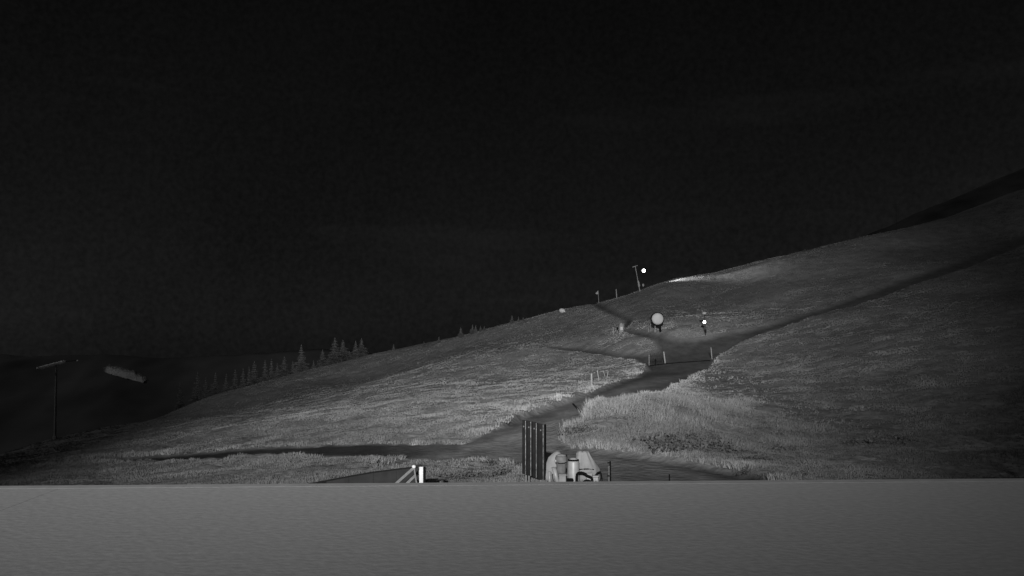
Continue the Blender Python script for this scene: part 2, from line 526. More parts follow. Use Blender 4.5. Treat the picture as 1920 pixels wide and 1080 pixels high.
hillL = far_hill('far_hill', [(-900, 635), (-300, 652), (0, 664), (150, 670), (300, 668), (480, 658), (600, 655), (750, 668), (1000, 700)], 420, 700, 3.1, 5, 110)
hillR = far_hill('far_ridge', [(1350, 560), (1560, 470), (1680, 418), (1800, 368), (1920, 310), (2150, 240), (2700, 180)], 420, 560, 8.7, 6, 90, 'hill_dark')

# ------------------------------------------------------------------ added terrace below the camera, filling the unseen foreground
TZ = CZ - 2.2
yl = 2.2 * F / (911 - HOR); yr = 2.2 * F / (897 - HOR)
def edge_y(x):
    xl, xr = -960 / F * yl, 960 / F * yr
    return yl + (x - xl) / (xr - xl) * (yr - yl)
te = empty('terrace', (0, 0, TZ))
tag(te, kind='structure')
e0, e1 = Vector((-30, edge_y(-30), 0)), Vector((30, edge_y(30), 0))
ex = (e1 - e0).normalized(); ey = Vector((-ex.y, ex.x, 0))
pw, pd, gap = 15.0, 5.2, .006
pm = None
for r in range(4):
    for c in (-1, 0, 1):
        cx = c * pw + .7
        o = Vector((0, edge_y(0), 0)) + ex * cx - ey * (.336 + pd * (r + .5))
        if pm is None:
            b = MB().box((0, 0, -.15), (pw - gap, pd - .001, .3))
            po = b.build('concrete_slab', 'concrete', te); pm = po.data
        else:
            po = bpy.data.objects.new('concrete_slab', pm); COL.objects.link(po); po.parent = te
        po.location = o
        po.rotation_euler = (0, 0, math.atan2(ex.y, ex.x))
cm = None
for c in range(-12, 13):
    o = Vector((0, edge_y(0), 0)) + ex * (c * 2.0) - ey * .17
    if cm is None:
        b = MB().box((0, 0, -.2), (2.0 - .003, .335, .402))
        po = b.build('coping_stone', 'coping', te); cm = po.data
    else:
        po = bpy.data.objects.new('coping_stone', cm); COL.objects.link(po); po.parent = te
    po.location = o; po.rotation_euler = (0, 0, math.atan2(ex.y, ex.x))
MB().box((0, edge_y(0) - .6, -2.4), (56, .4, 4.1), rot=None).build('retaining_wall', 'concrete', te)

# ------------------------------------------------------------------ grass and shrubs
def scatter_grass():
    n = 600000
    u = rng.uniform(-220, 2200, n)
    Y = np.exp(rng.uniform(math.log(37), math.log(285), n))
    ci = np.clip(np.searchsorted(US, u), 0, nx - 1); ri = np.clip(np.searchsorted(YS, Y), 0, ny - 1)
    keep = (path_soft[ri, ci] < .25) & (rng.random(n) > side_soft[ri, ci] * .8)
    x = (u - W0) / F * Y
    clump = fbm(x * .5 + 31, Y * .4, 4) + .5
    keep &= rng.random(n) < np.clip((clump - .30) * 3, .10, 1) * np.clip(1.25 - heath_and_shade[ri, ci] * .6, 0, 1)
    u, Y, ci, ri, x, clump = (a[keep] for a in (u, Y, ci, ri, x, clump))
    z = ZZ[ri, ci]
    hump = np.exp(-(((u - 1220) / 190) ** 2 + ((np.log(Y) - math.log(66)) / .2) ** 2))
    verge = (np.clip(smooth2(path_hard.astype(float), 9)[ri, ci] * 3, 0, 1) * np.clip(clump * 1.6 - .2, 0, 1) * (Y < 145))
    h = (.03 + .17 * clump ** 2 + .42 * hump * clump * 1.4 + verge * .14) * np.where(Y > 235, .6, 1) * rng.uniform(.6, 1.3, len(u))
    c2 = fbm(x * .9 + 3, Y * .55 + 11, 3) + .5
    h = h * (.35 + 1.3 * c2)
    nb = 4
    k = len(u)
    V = np.empty((k, nb, 3, 3), np.float32)
    for b in range(nb):
        a = rng.uniform(0, 2 * np.pi, k)
        lean = rng.uniform(.05, .7, k) * h
        off = rng.uniform(0, .16, k) * (1 + hump)
        bx = x + np.cos(a) * off; by = Y + np.sin(a) * off
        w = (.011 + .00018 * Y) * rng.uniform(.7, 1.5, k)
        pa = a + rng.uniform(-1, 1, k) + np.pi / 2
        V[:, b, 0] = np.stack([bx - np.cos(pa) * w, by - np.sin(pa) * w, z - .03], -1)
        V[:, b, 1] = np.stack([bx + np.cos(pa) * w, by + np.sin(pa) * w, z - .03], -1)
        V[:, b, 2] = np.stack([bx + np.cos(a) * lean, by + np.sin(a) * lean, z + h * rng.uniform(.6, 1, k)], -1)
    verts = V.reshape(-1, 3)
    faces = np.arange(len(verts)).reshape(-1, 3)
    me = np_mesh('meadow_grass', verts, faces)
    tone = np.repeat((.62 + .76 * c2) * (.42 + .95 * clump + .25 * hump + .6 * verge) * rng.uniform(.88, 1.12, k) * (1 - .52 * heath_and_shade[ri, ci]) * (1 + .9 * fbm(x * .09 + 7, Y * .07, 3)), nb * 3)
    a = me.attributes.new('tone', 'FLOAT', 'POINT'); a.data.foreach_set('value', tone.astype(np.float32))
    m = bpy.data.materials.new('dry_grass'); m.use_nodes = True
    t = m.node_tree; bb = t.nodes['Principled BSDF']; bb.inputs['Roughness'].default_value = .95; bb.inputs['Specular IOR Level'].default_value = .1
    at = t.nodes.new('ShaderNodeAttribute'); at.attribute_name = 'tone'
    mm = t.nodes.new('ShaderNodeMath'); mm.operation = 'MULTIPLY'; mm.inputs[1].default_value = .14
    t.links.new(at.outputs['Fac'], mm.inputs[0])
    cc = t.nodes.new('ShaderNodeCombineColor')
    for i in range(3): t.links.new(mm.outputs[0], cc.inputs[i])
    t.links.new(cc.outputs[0], bb.inputs['Base Color'])
    tag(link('meadow_grass', me, m), 'pale dry grass growing over the lit hillside', 'grass', kind='stuff')
scatter_grass()

def leaf_cloud(n, size, spread, seed, cone=False):
    q = np.random.default_rng(seed)
    p = q.normal(size=(n, 3)) * np.array(spread)
    p[:, 2] = np.abs(p[:, 2])
    d = q.normal(size=(n, 3)); d /= np.linalg.norm(d, axis=1)[:, None]
    e = np.cross(d, q.normal(size=(n, 3))); e /= np.linalg.norm(e, axis=1)[:, None] + 1e-9
    s = size * q.uniform(.6, 1.4, (n, 1))
    v = np.stack([p - d * s * .5, p + d * s * .5, p + e * s * .7], 1).reshape(-1, 3)
    return v, np.arange(n * 3).reshape(-1, 3)

def shrubs():
    parts = []
    spots = []
    q = random.Random(5)
    for _ in range(20): spots.append((q.uniform(1235, 1345), q.uniform(818, 850), q.uniform(.12, .3)))
    for _ in range(10): spots.append((q.uniform(1066, 1098), q.uniform(806, 822), q.uniform(.08, .18)))
    for _ in range(12): spots.append((q.uniform(1585, 1715), 828 + q.uniform(-5, 6), q.uniform(.12, .2)))
    for _ in range(14): spots.append((q.uniform(1360, 1500), q.uniform(740, 900), q.uniform(.08, .16)))
    for _ in range(10): spots.append((q.uniform(830, 950), q.uniform(868, 906), q.uniform(.08, .16)))
    vs, fs, o = [], [], 0
    for i, (u, v, s) in enumerate(spots):
        b = seat(u, v)
        a, f = leaf_cloud(90, s * .7, (s * 1.6, s * 1.3, s * .7), i)
        vs.append(a + np.array(b)); fs.append(f + o); o += len(a)
    me = np_mesh('dwarf_shrubs', np.concatenate(vs), np.concatenate(fs))
    tag(link('dwarf_shrubs', me, 'shrub'), 'dark dwarf shrubs scattered in the dry grass', 'shrubs', kind='stuff')
shrubs()

# ------------------------------------------------------------------ spruces
def spruce_mesh(seed):
    q = random.Random(seed)
    vs, fs = [], []
    H = 1.0
    lev = 17
    for i in range(lev):
        t = i / (lev - 1)
        z = .06 + .90 * t
        R = (.20 * (1 - t) ** .8 + .014) * q.uniform(.72, 1.22)
        nbr = max(6, int(16 * (1 - t) + 6))
        for b in range(nbr):
            a = 2 * math.pi * (b + q.random()) / nbr
            L = R * q.uniform(.6, 1.12)
            dz = -.055 * (1 - t) * q.uniform(.4, 1.5)
            ca, sa = math.cos(a), math.sin(a)
            for s in range(3):                       # three overlapping sprays along each branch
                f0, f1 = s * .3, min(1, s * .3 + .48)
                w = L * .42 * (1 - .25 * s) * q.uniform(.7, 1.3)
                p0 = (ca * L * f0, sa * L * f0, z + dz * f0)
                p1 = (ca * L * f1, sa * L * f1, z + dz * f1 + q.uniform(-.008, .004))
                px, py = -sa * w, ca * w
                m_ = ((p0[0] + p1[0]) / 2, (p0[1] + p1[1]) / 2, (p0[2] + p1[2]) / 2 - .012)
                o = len(vs)
                vs += [p0, (m_[0] + px, m_[1] + py, m_[2] - .014), p1, (m_[0] - px, m_[1] - py, m_[2] - .014)]
                fs.append((o, o + 1, o + 2, o + 3))
    o = len(vs)
    vs += [(.012, 0, .93), (-.006, .01, .93), (-.006, -.01, .93), (0, 0, 1.0)]
    fs += [(o, o + 1, o + 3, o + 3)]
    fs.pop()
    me = bpy.data.meshes.new('crown'); me.from_pydata(vs, [], fs + [(o, o + 1, o + 3), (o + 1, o + 2, o + 3), (o + 2, o, o + 3)])
    me.materials.append(M['needle'])
    return me
crowns = [spruce_mesh(s) for s in (1, 2, 3)]
tb = MB().bar((0, 0, -.06), (0, 0, .9), .022, .004, 6)
trunk_o = tb.build('trunk', 'bark'); trunk_me = trunk_o.data
bpy.data.objects.remove(trunk_o)
def spruce(u, top, base, wide, label, k, depth=None, group='spruces along the left skyline'):
    b = at_depth(u, depth) if depth else seat(u, base)
    zt = CZ + (HOR - top) / F * b.y
    h = zt - b.z
    t = empty('spruce_tree', b, rz=k * 1.7)
    w = wide * 1.4 * b.y / F / (.40 * h)
    tag(t, label, 'tree', group)
    for nm, me, sx in (('trunk', trunk_me, 1), ('crown', crowns[k % 3], w)):
        o = bpy.data.objects.new(nm, me); COL.objects.link(o); o.parent = t; o.scale = (h * sx, h * sx, h)
TREES = [
 (370, 696, 752, 26, 'faint spruce second from the left end of the tree row', 292),
 (404, 698, 742, 24, 'faint spruce fourth from the left end of the tree row', 292),
 (477, 676, 722, 26, 'dim spruce ninth from the left end, left of the close pair', 300),
 (497, 674, 716, 22, 'left one of the dim close pair of spruces', 300),
 (509, 672, 714, 20, 'right one of the dim close pair of spruces', 304),
 (533, 668, 708, 24, 'broad dim spruce just left of the tall slim spruce', 298),
 (565, 645, 700, 24, 'tall slim spruce standing alone mid row with wide skirt', 292),
 (588, 675, 692, 8, 'tiny sapling right beside the tall slim spruce', 294),
 (605, 655, 690, 20, 'medium spruce between the tall slim one and the big clump', 294),
 (628, 632, 684, 28, 'tallest spruce at the left of the big clump', 294),
 (643, 637, 680, 28, 'second tall spruce forming the right of the big clump', 298),
 (655, 658, 678, 14, 'low spruce at the right foot of the big clump', 298),
 (667, 638, 675, 16, 'left one of the two pointed spruces right of the clump', 296),
 (678, 634, 673, 20, 'right one of the two pointed spruces right of the clump', 296),
]
for (u, t, w, d, lab) in ((338, 716, 20, 288, 'near black spruce standing leftmost and lowest of the tree row'),
        (386, 706, 22, 296, 'near black spruce third from the left end of the tree row'),
        (424, 700, 20, 300, 'near black spruce fifth from the left end of the tree row'),
        (441, 692, 22, 304, 'near black spruce sixth from the left end of the tree row'),
        (456, 690, 22, 302, 'near black spruce seventh from the left end of the tree row'),
        (467, 686, 18, 306, 'near black spruce eighth from the left end of the tree row'),
        (520, 680, 16, 304, 'short dim spruce just right of the close pair'),
        (549, 676, 16, 302, 'short dim spruce touching the left side of the tall slim spruce')):
    TREES.append((u, t, 0, w, lab, d))
for k, (u, t, b, w, lab, d) in enumerate(TREES): spruce(u, t, b, w, lab, k, d)
SMALL = [
 (738, 645, 655, 5, 'lone dim sapling right of the tall spruces'),
 (795, 640, 647, 5, 'very small sapling poking over the ridge'),
 (823, 631, 641, 6, 'small sapling left of the taller ridge spruce'),
 (864, 613, 631, 11, 'small full spruce standing alone on the ridge'),
 (886, 608, 624, 9, 'tallest of the four small ridge spruces'),
 (892, 609, 622, 6, 'second of the four small ridge spruces'),
 (901, 611, 620, 6, 'third of the four small ridge spruces'),
 (908, 611, 618, 5, 'rightmost of the four small ridge spruces'),
 (960, 591, 604, 8, 'biggest of the three saplings high on the ridge'),
 (972, 593, 601, 4, 'middle one of three saplings high on the ridge'),
 (981, 594, 600, 4, 'smallest of the three saplings high on the ridge'),
]
for k, (u, t, b, w, lab) in enumerate(SMALL): spruce(u, t, b + 3, w, lab, k, None, 'small spruces on the ridge')

# pale snow patch on the far hill
def snow_patch():
    from mathutils.bvhtree import BVHTree
    g = hillL
    gy, gx = g.shape[:2]
    j = np.arange(gy * gx).reshape(gy, gx)
    q = np.stack([j[:-1, :-1], j[:-1, 1:], j[1:, 1:], j[1:, :-1]], -1).reshape(-1, 4)
    tree = BVHTree.FromPolygons([tuple(p) for p in g.reshape(-1, 3)], [tuple(int(i) for i in f) for f in q])
    edge_lo = [(193, 698), (210, 704), (230, 709), (252, 715), (268, 719), (275, 714)]
    edge_hi = [(193, 690), (205, 685), (218, 687), (232, 691), (246, 694), (258, 699), (275, 708)]
    n, k = 170, 34
    us = np.linspace(193, 275, n)
    jag = fbm(us * .35, us * 0 + 4, 4)
    lo = np.interp(us, [p[0] for p in edge_lo], [p[1] for p in edge_lo]) + jag * 1.5
    hi = np.interp(us, [p[0] for p in edge_hi], [p[1] for p in edge_hi]) + fbm(us * .8, us * 0 + 9, 4) * 5
    hi = np.minimum(hi, lo - 1)
    O = Vector((0, 0, CZ))
    rows = []
    for t in np.linspace(0, 1, k):
        r = []
        for u, a_, b_ in zip(us, lo, hi):
            d = pt(u, a_ + (b_ - a_) * t, 100.0) - O
            h = tree.ray_cast(O, d.normalized())[0]
            e = min(1, 4 * t, 4 * (1 - t), 12 * (u - 193) / 82, 12 * (275 - u) / 82)
            r.append(h + Vector((0, -.3, .45 + .05 * random.random())))
        rows.append(r)
    v = np.array([[tuple(p) for p in r] for r in rows])
    jj = np.arange(n * k).reshape(k, n)
    f = np.stack([jj[:-1, :-1], jj[:-1, 1:], jj[1:, 1:], jj[1:, :-1]], -1).reshape(-1, 4)
    tt, uu = np.meshgrid((np.arange(k - 1) + .5) / (k - 1), np.linspace(0, 1, n - 1), indexing='ij')
    keep = np.clip(1.45 - 1.5 * tt ** 1.6, 0, 1) * np.clip(uu * 9, 0, 1) * np.clip((1 - uu) * 9, .1, 1) * np.clip(tt * 9 + .5, 0, 1)
    f = f[(keep + fbm(uu * 26, tt * 7, 3) * .7 > rng.random(keep.shape)).ravel()]
    tag(link('snow_patch', np_mesh('snow_patch', v.reshape(-1, 3), f, smooth=True), 'snow'), kind='structure')
snow_patch()

# ------------------------------------------------------------------ posts and poles
def lean_vec(u, v, Y): return pt(u, v, Y)
def stake(name, base_uv, top_uv, r_px, mat, label, cat, group=None, depth=None, square=False, cap=True):
    b = at_depth(base_uv[0], depth) if depth else seat(*base_uv)
    top = pt(top_uv[0], top_uv[1], b.y)
    t = empty(name, b)
    r = r_px / F * b.y
    d = top - b
    MB().bar((0, 0, -.25), d * .97, r, r * .9, 8, square).build('shaft', mat, t)
    if cap: MB().bar(d * .955, d, r * 1.1, r * .5, 8, square).build('cap', mat, t)
    tag(t, label, cat, group)
    return t, b, d

# gate posts and hurdle
stake('gate_post', (1248, 683), (1244.5, 659), 1.35, 'post_pale', 'pale bright gate post at the left side of the road', 'post', 'gate posts')
stake('gate_post', (1335.5, 674), (1333, 651), .95, 'post_mid', 'slim grey gate post at the right side of the road', 'post', 'gate posts')
hb = seat(1230, 684)
hd = empty('slat_hurdle', hb)
sx = hb.y / F
for k in range(11):
    du_ = -13 + k * 2.45
    hh = (21 + 2.5 * math.sin(k * 2.1)) * sx
    z0 = at_depth(1230 + du_, hb.y).z - hb.z
    MB().box((du_ * sx, .02 * (k % 2), z0 + hh / 2), (1.1 * sx, .05, hh)).build('slat', 'wood_dark' if k else 'post_mid', hd)
for zz in (8, 16): MB().bar((-13.5 * sx, .06, zz * sx), (12 * sx, .06, zz * sx), .3 * sx).build('rail', 'wood_dark', hd)
tag(hd, 'low dark slatted hurdle left of the bright gate post', 'fence')
bb = seat(1229, 686)
bo = empty('black_bollard', bb); s_ = bb.y / F
MB().bar((0, 0, -.1), (0, 0, 9 * s_), .75 * s_, .6 * s_).build('stem', 'black', bo)
MB().lathe([(.5 * s_, 8.5 * s_), (1.5 * s_, 9.3 * s_), (1.6 * s_, 11.5 * s_), (1.1 * s_, 13 * s_), (.2 * s_, 13.4 * s_)], 12).build('head', 'black', bo)
tag(bo, 'small black bollard with a knobbed head before the hurdle', 'bollard')
# drain channel across the road
da, db = seat(1216, 687), seat(1332, 677)
dc = empty('drain_channel', (da + db) / 2)
n = 12
for k in range(n):
    p0 = da.lerp(db, k / n); p1 = da.lerp(db, (k + .96) / n)
    for p in (p0, p1): p.z = at_depth(W0 + F * p.x / p.y, p.y).z + .03
    c = dc.location
    MB().bar(p0 - c, p1 - c, .09, .09, 6).build('grating', 'black', dc)
tag(dc, 'dark drain channel crossing the road at the gate', 'drain')

# fence stakes along the left verge of the road
VERGE = [(893, 776, 892, 768, 'leftmost faint stake in the verge of the road'),
         (965, 766, 964.5, 751, 'left one of the thin close pair of verge stakes'),
         (978, 765, 976.5, 748, 'right one of the thin close pair of verge stakes'),
         (1049, 738, 1048, 722, 'thin stake with small crosspiece between pair and thick stakes')]
for (bu, bv, tu, tv, lab) in VERGE: stake('verge_stake', (bu, bv), (tu, tv), .5, 'post_mid', lab, 'stake', 'stakes along the road verge')
stake('verge_stake', (1109.5, 721), (1109, 700), 2.0, 'post_pale', 'thickest pale verge stake with a rounded top', 'stake', 'stakes along the road verge')
stake('verge_stake', (1123.5, 715), (1120, 694), 1.1, 'post_pale', 'pale verge stake leaning left beside the thickest one', 'stake', 'stakes along the road verge')
stake('verge_stake', (1135, 706), (1131.5, 695), .7, 'post_pale', 'short verge stake leaning left nearest the gate', 'stake', 'stakes along the road verge')
stake('verge_stake', (1138, 709), (1140.5, 695), .8, 'post_pale', 'short verge stake leaning right nearest the gate', 'stake', 'stakes along the road verge')
# dark plank sticking out of the tall grass
pb = seat(1096, 778); pp = pt(1074, 757, pb.y + 1.0)
po = empty('leaning_plank', pb)
MB().bar((.15, -.1, -.25), pp - pb, .055, .05, square=True).build('board', 'black', po)
MB().bar((.35, .1, -.3), (pp - pb) * .5 + Vector((.13, .1, -.02)), .04, .04, square=True).build('prop', 'wood_dark', po)
tag(po, 'dark plank leaning out of the tall grass', 'plank')
# stakes and cabinet by the upper path
stake('path_stake', (1150.5, 628), (1149.5, 613), .8, 'post_pale', 'pale stake left of the small cabinet by the footpath', 'stake', 'stakes by the footpath')
stake('path_stake', (1158, 625), (1157.5, 611), .55, 'post_mid', 'dim stake touching the left side of the small cabinet', 'stake', 'stakes by the footpath')
stake('path_stake', (1216, 623), (1216, 615), .6, 'post_mid', 'shortest stake of three left of the snow cannon', 'stake', 'stakes by the footpath')
stake('path_stake', (1220.5, 624), (1219.8, 606), .6, 'post_mid', 'tall middle stake of three left of the snow cannon', 'stake', 'stakes by the footpath')
stake('path_stake', (1228.5, 624), (1228.2, 607), .7, 'post_pale', 'stake nearest the snow cannon partly below its round cover', 'stake', 'stakes by the footpath')
cb = seat(1165, 624); s_ = cb.y / F
co_ = empty('hydrant_cabinet', cb)
MB().lathe([(4.6 * s_, -.3), (4.8 * s_, 3 * s_), (5.0 * s_, 8 * s_), (4.2 * s_, 12 * s_), (3.6 * s_, 15 * s_), (2.4 * s_, 16.5 * s_), (.2, 17 * s_)], 14, wob=.03).build('housing', 'post_mid', co_, True)
MB().box((0, -4.9 * s_, 7 * s_), (5 * s_, .12, 6 * s_), bevel=.03).build('door', 'steel_mid', co_)
MB().bar((4.4 * s_, 0, 9 * s_), (4.6 * s_, 0, 17 * s_), .5 * s_).build('vent_pipe', 'post_pale', co_)
MB().box((-7 * s_, .3, 7 * s_), (3.0 * s_, .4, 5.5 * s_), bevel=.04).build('junction_box', 'black', co_)
tag(co_, 'rounded grey hydrant cabinet beside the bend of the footpath', 'cabinet')

# snow cannon with round pale cover
sb = seat(1238, 625); s_ = sb.y / F
cn = empty('snow_cannon', sb)
cz = (625 - 599.5) * s_; cx = (1233 - 1238) * s_
MB().bar((1.2 * s_, 0, -.3), (-1.2 * s_, .0, 15 * s_), 2.2 * s_, 1.9 * s_, 10).build('stand', 'black', cn)
dr = MB().lathe([(12.3 * s_, -.1), (12.8 * s_, .1), (12.6 * s_, .5), (10.5 * s_, 1.3), (8 * s_, 1.5)], 28)
o = dr.build('barrel', 'black', cn, True); o.rotation_euler = (-math.pi / 2, 0, 0); o.location = (cx, .1, cz)
lid = MB().lathe([(10.9 * s_, -.06), (11.0 * s_, .05), (10.6 * s_, .16), (8 * s_, .26), (4 * s_, .31), (.05, .33)], 28)
lo_ = lid.build('cover', 'cover_white', cn, True); lo_.rotation_euler = (math.pi / 2, 0, 0); lo_.location = (cx, -.02, cz)
for (a, rr) in ((-.9, 5.5), (-1.4, 8.2)):
    MB().blob((cx + rr * s_ * math.cos(a), -.33, cz + rr * s_ * math.sin(a)), (.5 * s_, .03, .7 * s_), 1, .1, 3).build('clip', 'post_pale', cn)
tag(cn, 'snow cannon with a round pale cover on a short black stand', 'snow cannon')

# lit lances
def lamp_light(name, loc, watts, r=.25):
    l = bpy.data.lights.new(name, 'POINT'); l.energy = watts; l.shadow_soft_size = r
    o = bpy.data.objects.new(name, l); COL.objects.link(o); o.location = loc
    return o
lb = seat(1200.5, 547); s_ = lb.y / F
ln = empty('snow_lance', lb)
top = pt(1191, 499, lb.y) - lb
MB().bar((0, 0, -.4), top, .8 * s_, .55 * s_).build('mast', 'post_mid', ln)
MB().bar(top + Vector((-4 * s_, 0, -1.5 * s_)), top + Vector((4.5 * s_, 0, 1.3 * s_)), .7 * s_, .5 * s_).build('nozzle_arm', 'post_mid', ln)
MB().blob(top + Vector((-4.2 * s_, 0, -1.6 * s_)), (1.3 * s_,) * 3, 1, .05, 1).build('nozzle_head', 'post_mid', ln)
MB().bar(top * .20 + Vector((0, 0, 0)), top * .42, 2.0 * s_, 1.5 * s_, 10).build('mast_padding', 'post_mid', ln)
lp = pt(1207, 507.5, lb.y + 3) - lb
MB().bar(top * .8, lp + Vector((0, .3, 0)), .3 * s_).build('lamp_arm', 'steel_dark', ln)
hs = MB().lathe([(.12, -.35), (.36, -.2), (.46, 0)], 14).build('lamp_housing', 'steel_dark', ln, True)
hs.location = lp + Vector((0, .12, 0)); hs.rotation_euler = (math.pi / 2, 0, 0)
MB().blob(lp + Vector((0, -.12, 0)), (.38, .3, .38), 3, .0).build('lamp_lens', 'lamp', ln, True)
tag(ln, 'tall snow lance on the ridge with a brightly lit lamp', 'snow lance')
sl = bpy.data.lights.new('lance_lamp', 'SPOT'); sl.energy = 24000; sl.spot_size = math.radians(52); sl.spot_blend = 1.0; sl.shadow_soft_size = .25
so_ = bpy.data.objects.new('lance_lamp', sl); COL.objects.link(so_); so_.location = lb + lp + Vector((.75, .1, 0))
so_.rotation_euler = (seat(1325, 523) + Vector((0, 1, .6)) - so_.location).to_track_quat('-Z', 'Y').to_euler()
rb = seat(1206, 546); s_ = rb.y / F
ro = empty('round_marker', rb)
MB().bar((0, 0, -.3), (-.1 * s_, 0, 9 * s_), .28 * s_).build('shaft', 'steel_dark', ro)
MB().lathe([(.3 * s_, -3 * s_), (1.7 * s_, -1.8 * s_), (1.9 * s_, .3 * s_), (1.5 * s_, 2.2 * s_), (.3 * s_, 2.9 * s_)], 12, c=(0, 0, 11 * s_)).build('head', 'post_mid', ro, True)
tag(ro, 'small oval marker on a thin dark rod beside the lit lance', 'marker')

l2 = seat(1323, 630); s_ = l2.y / F
la = empty('snow_lance', l2)
top = pt(1320, 584, l2.y) - l2
MB().bar((0, 0, -.3), top, .8 * s_, .5 * s_).build('mast', 'steel_dark', la)
MB().box(top + Vector((.6 * s_, 0, -3 * s_)), (7 * s_, .35, 4.5 * s_), bevel=.06).build('nozzle_head', 'post_mid', la)
MB().bar(top + Vector((-3 * s_, 0, -1 * s_)), top + Vector((-3.6 * s_, 0, 3 * s_)), .35 * s_).build('nozzle_arm', 'post_mid', la)
MB().box(Vector((0, -.12, 8 * s_)), (2.6 * s_, .3, 7 * s_), bevel=.05).build('control_box', 'steel_dark', la)
lp = pt(1320.5, 604, l2.y) - l2
hs = MB().lathe([(.08, -.28), (.2, -.15), (.27, 0)], 14).build('lamp_housing', 'steel_dark', la, True)
hs.location = lp + Vector((0, .05, 0)); hs.rotation_euler = (math.pi / 2, 0, 0)
MB().blob(lp + Vector((0, -.1, 0)), (.2, .16, .2), 3, 0).build('lamp_lens', 'lamp', la, True)
tag(la, 'lower snow lance with a lit lamp above the road bend', 'snow lance')
lamp_light('lower_lance_lamp', l2 + lp + Vector((0, -.7, 0)), 14, .2)

# ridge poles
fb = seat(1123, 568.5); s_ = fb.y / F
fo = empty('flag_pole', fb)
ft = pt(1121.5, 545, fb.y) - fb
MB().bar((0, 0, -.3), ft, .45 * s_, .4 * s_).build('pole', 'post_mid', fo)
m = bmesh.new()
a = [ft + Vector((-.3 * s_, y, 0)) for y in (-.03, .03)]; b_ = [ft + Vector((-5 * s_, y, -5 * s_)) for y in (-.03, .03)]
c_ = [ft + Vector((-3.6 * s_, y, -6.6 * s_)) for y in (-.03, .03)]; d_ = [ft + Vector((.1 * s_, y, -6.6 * s_)) for y in (-.03, .03)]
r0 = [m.verts.new(p[0]) for p in (a, b_, c_, d_)]; r1 = [m.verts.new(p[1]) for p in (a, b_, c_, d_)]
m.faces.new(r0); m.faces.new(r1[::-1])
for i in range(4): m.faces.new((r0[i], r0[(i + 1) % 4], r1[(i + 1) % 4], r1[i]))
q_ = MB(); q_.bm.free(); q_.bm = m; q_.build('pennant', 'post_pale', fo)
tag(fo, 'ridge pole with a pale pointed pennant at the path head', 'flag pole')
stake('ridge_post', (1156.5, 559), (1155.3, 542), 1.0, 'post_mid', 'plain grey post standing alone on the ridge', 'post')
bb = seat(1054, 586); s_ = bb.y / F
br = empty('pale_boulder', bb)
MB().blob((0, 0, 3.6 * s_), (5.4 * s_, 4.5 * s_, 4.0 * s_), 3, .045, 9).build('rock', 'stone', br, False)
MB().blob((4.9 * s_, -.1, 1.2 * s_), (1.6 * s_, 1.5 * s_, 1.6 * s_), 2, .06, 4).build('chip', 'stone', br, False)
tag(br, 'pale rounded boulder sitting on the ridge line', 'boulder')

# T-shaped lift pylons
def pylon(base, topuv, arm, mat, label, small=False):
    Y = base.y; s = Y / F
    p = empty('lift_pylon', base)
    tp = pt(topuv[0], topuv[1], Y) - base
    r = (.35 if small else 2.1) * s
    MB().bar((0, 0, -.5), tp, r * 1.15, r * .85, 10).build('mast', 'steel_mid' if not small else 'steel_dark', p)
    a = pt(arm[0], arm[1], Y) - base; b = pt(arm[2], arm[3], Y) - base
    MB().bar(a, b, (.5 if small else 3.0) * s, (.5 if small else 2.8) * s, 6).build('crossarm', mat, p)
    if not small:
        MB().box((0, 0, .15), (6 * s, .5, .6), bevel=.05).build('footing', 'concrete', p)
        e = pt(145, 676, Y) - base
        MB().bar(b, e, .6 * s, .6 * s, 6).build('arm_extension', 'steel_dark', p)
        for q in (a, b):
            MB().lathe([(.3, -.12), (.42, -.1), (.36, 0), (.42, .1), (.3, .12)], 14, c=q + Vector((0, -.3, .05))).build('sheave', mat, p)
        MB().blob(e, (1.6 * s, 1.2 * s, 1.6 * s), 1, .05, 2).build('sheave', mat, p)
    tag(p, label, 'pylon', 'lift pylons')
    return p
pylon(seat(103, 823), (106, 682), (75, 690, 120, 678), 'zinc', 'tall T shaped lift pylon at the far left edge of the slope')
pylon(at_depth(1681, 300), (1680, 384), (1674, 383, 1688, 383), 'wood_dark', 'faint distant lift pylon above the dark right ridge', True)

# ------------------------------------------------------------------ yard things just beyond the terrace
YD = 38.5
s = YD / F
def yard(u, Y=YD): return at_depth(u, Y)
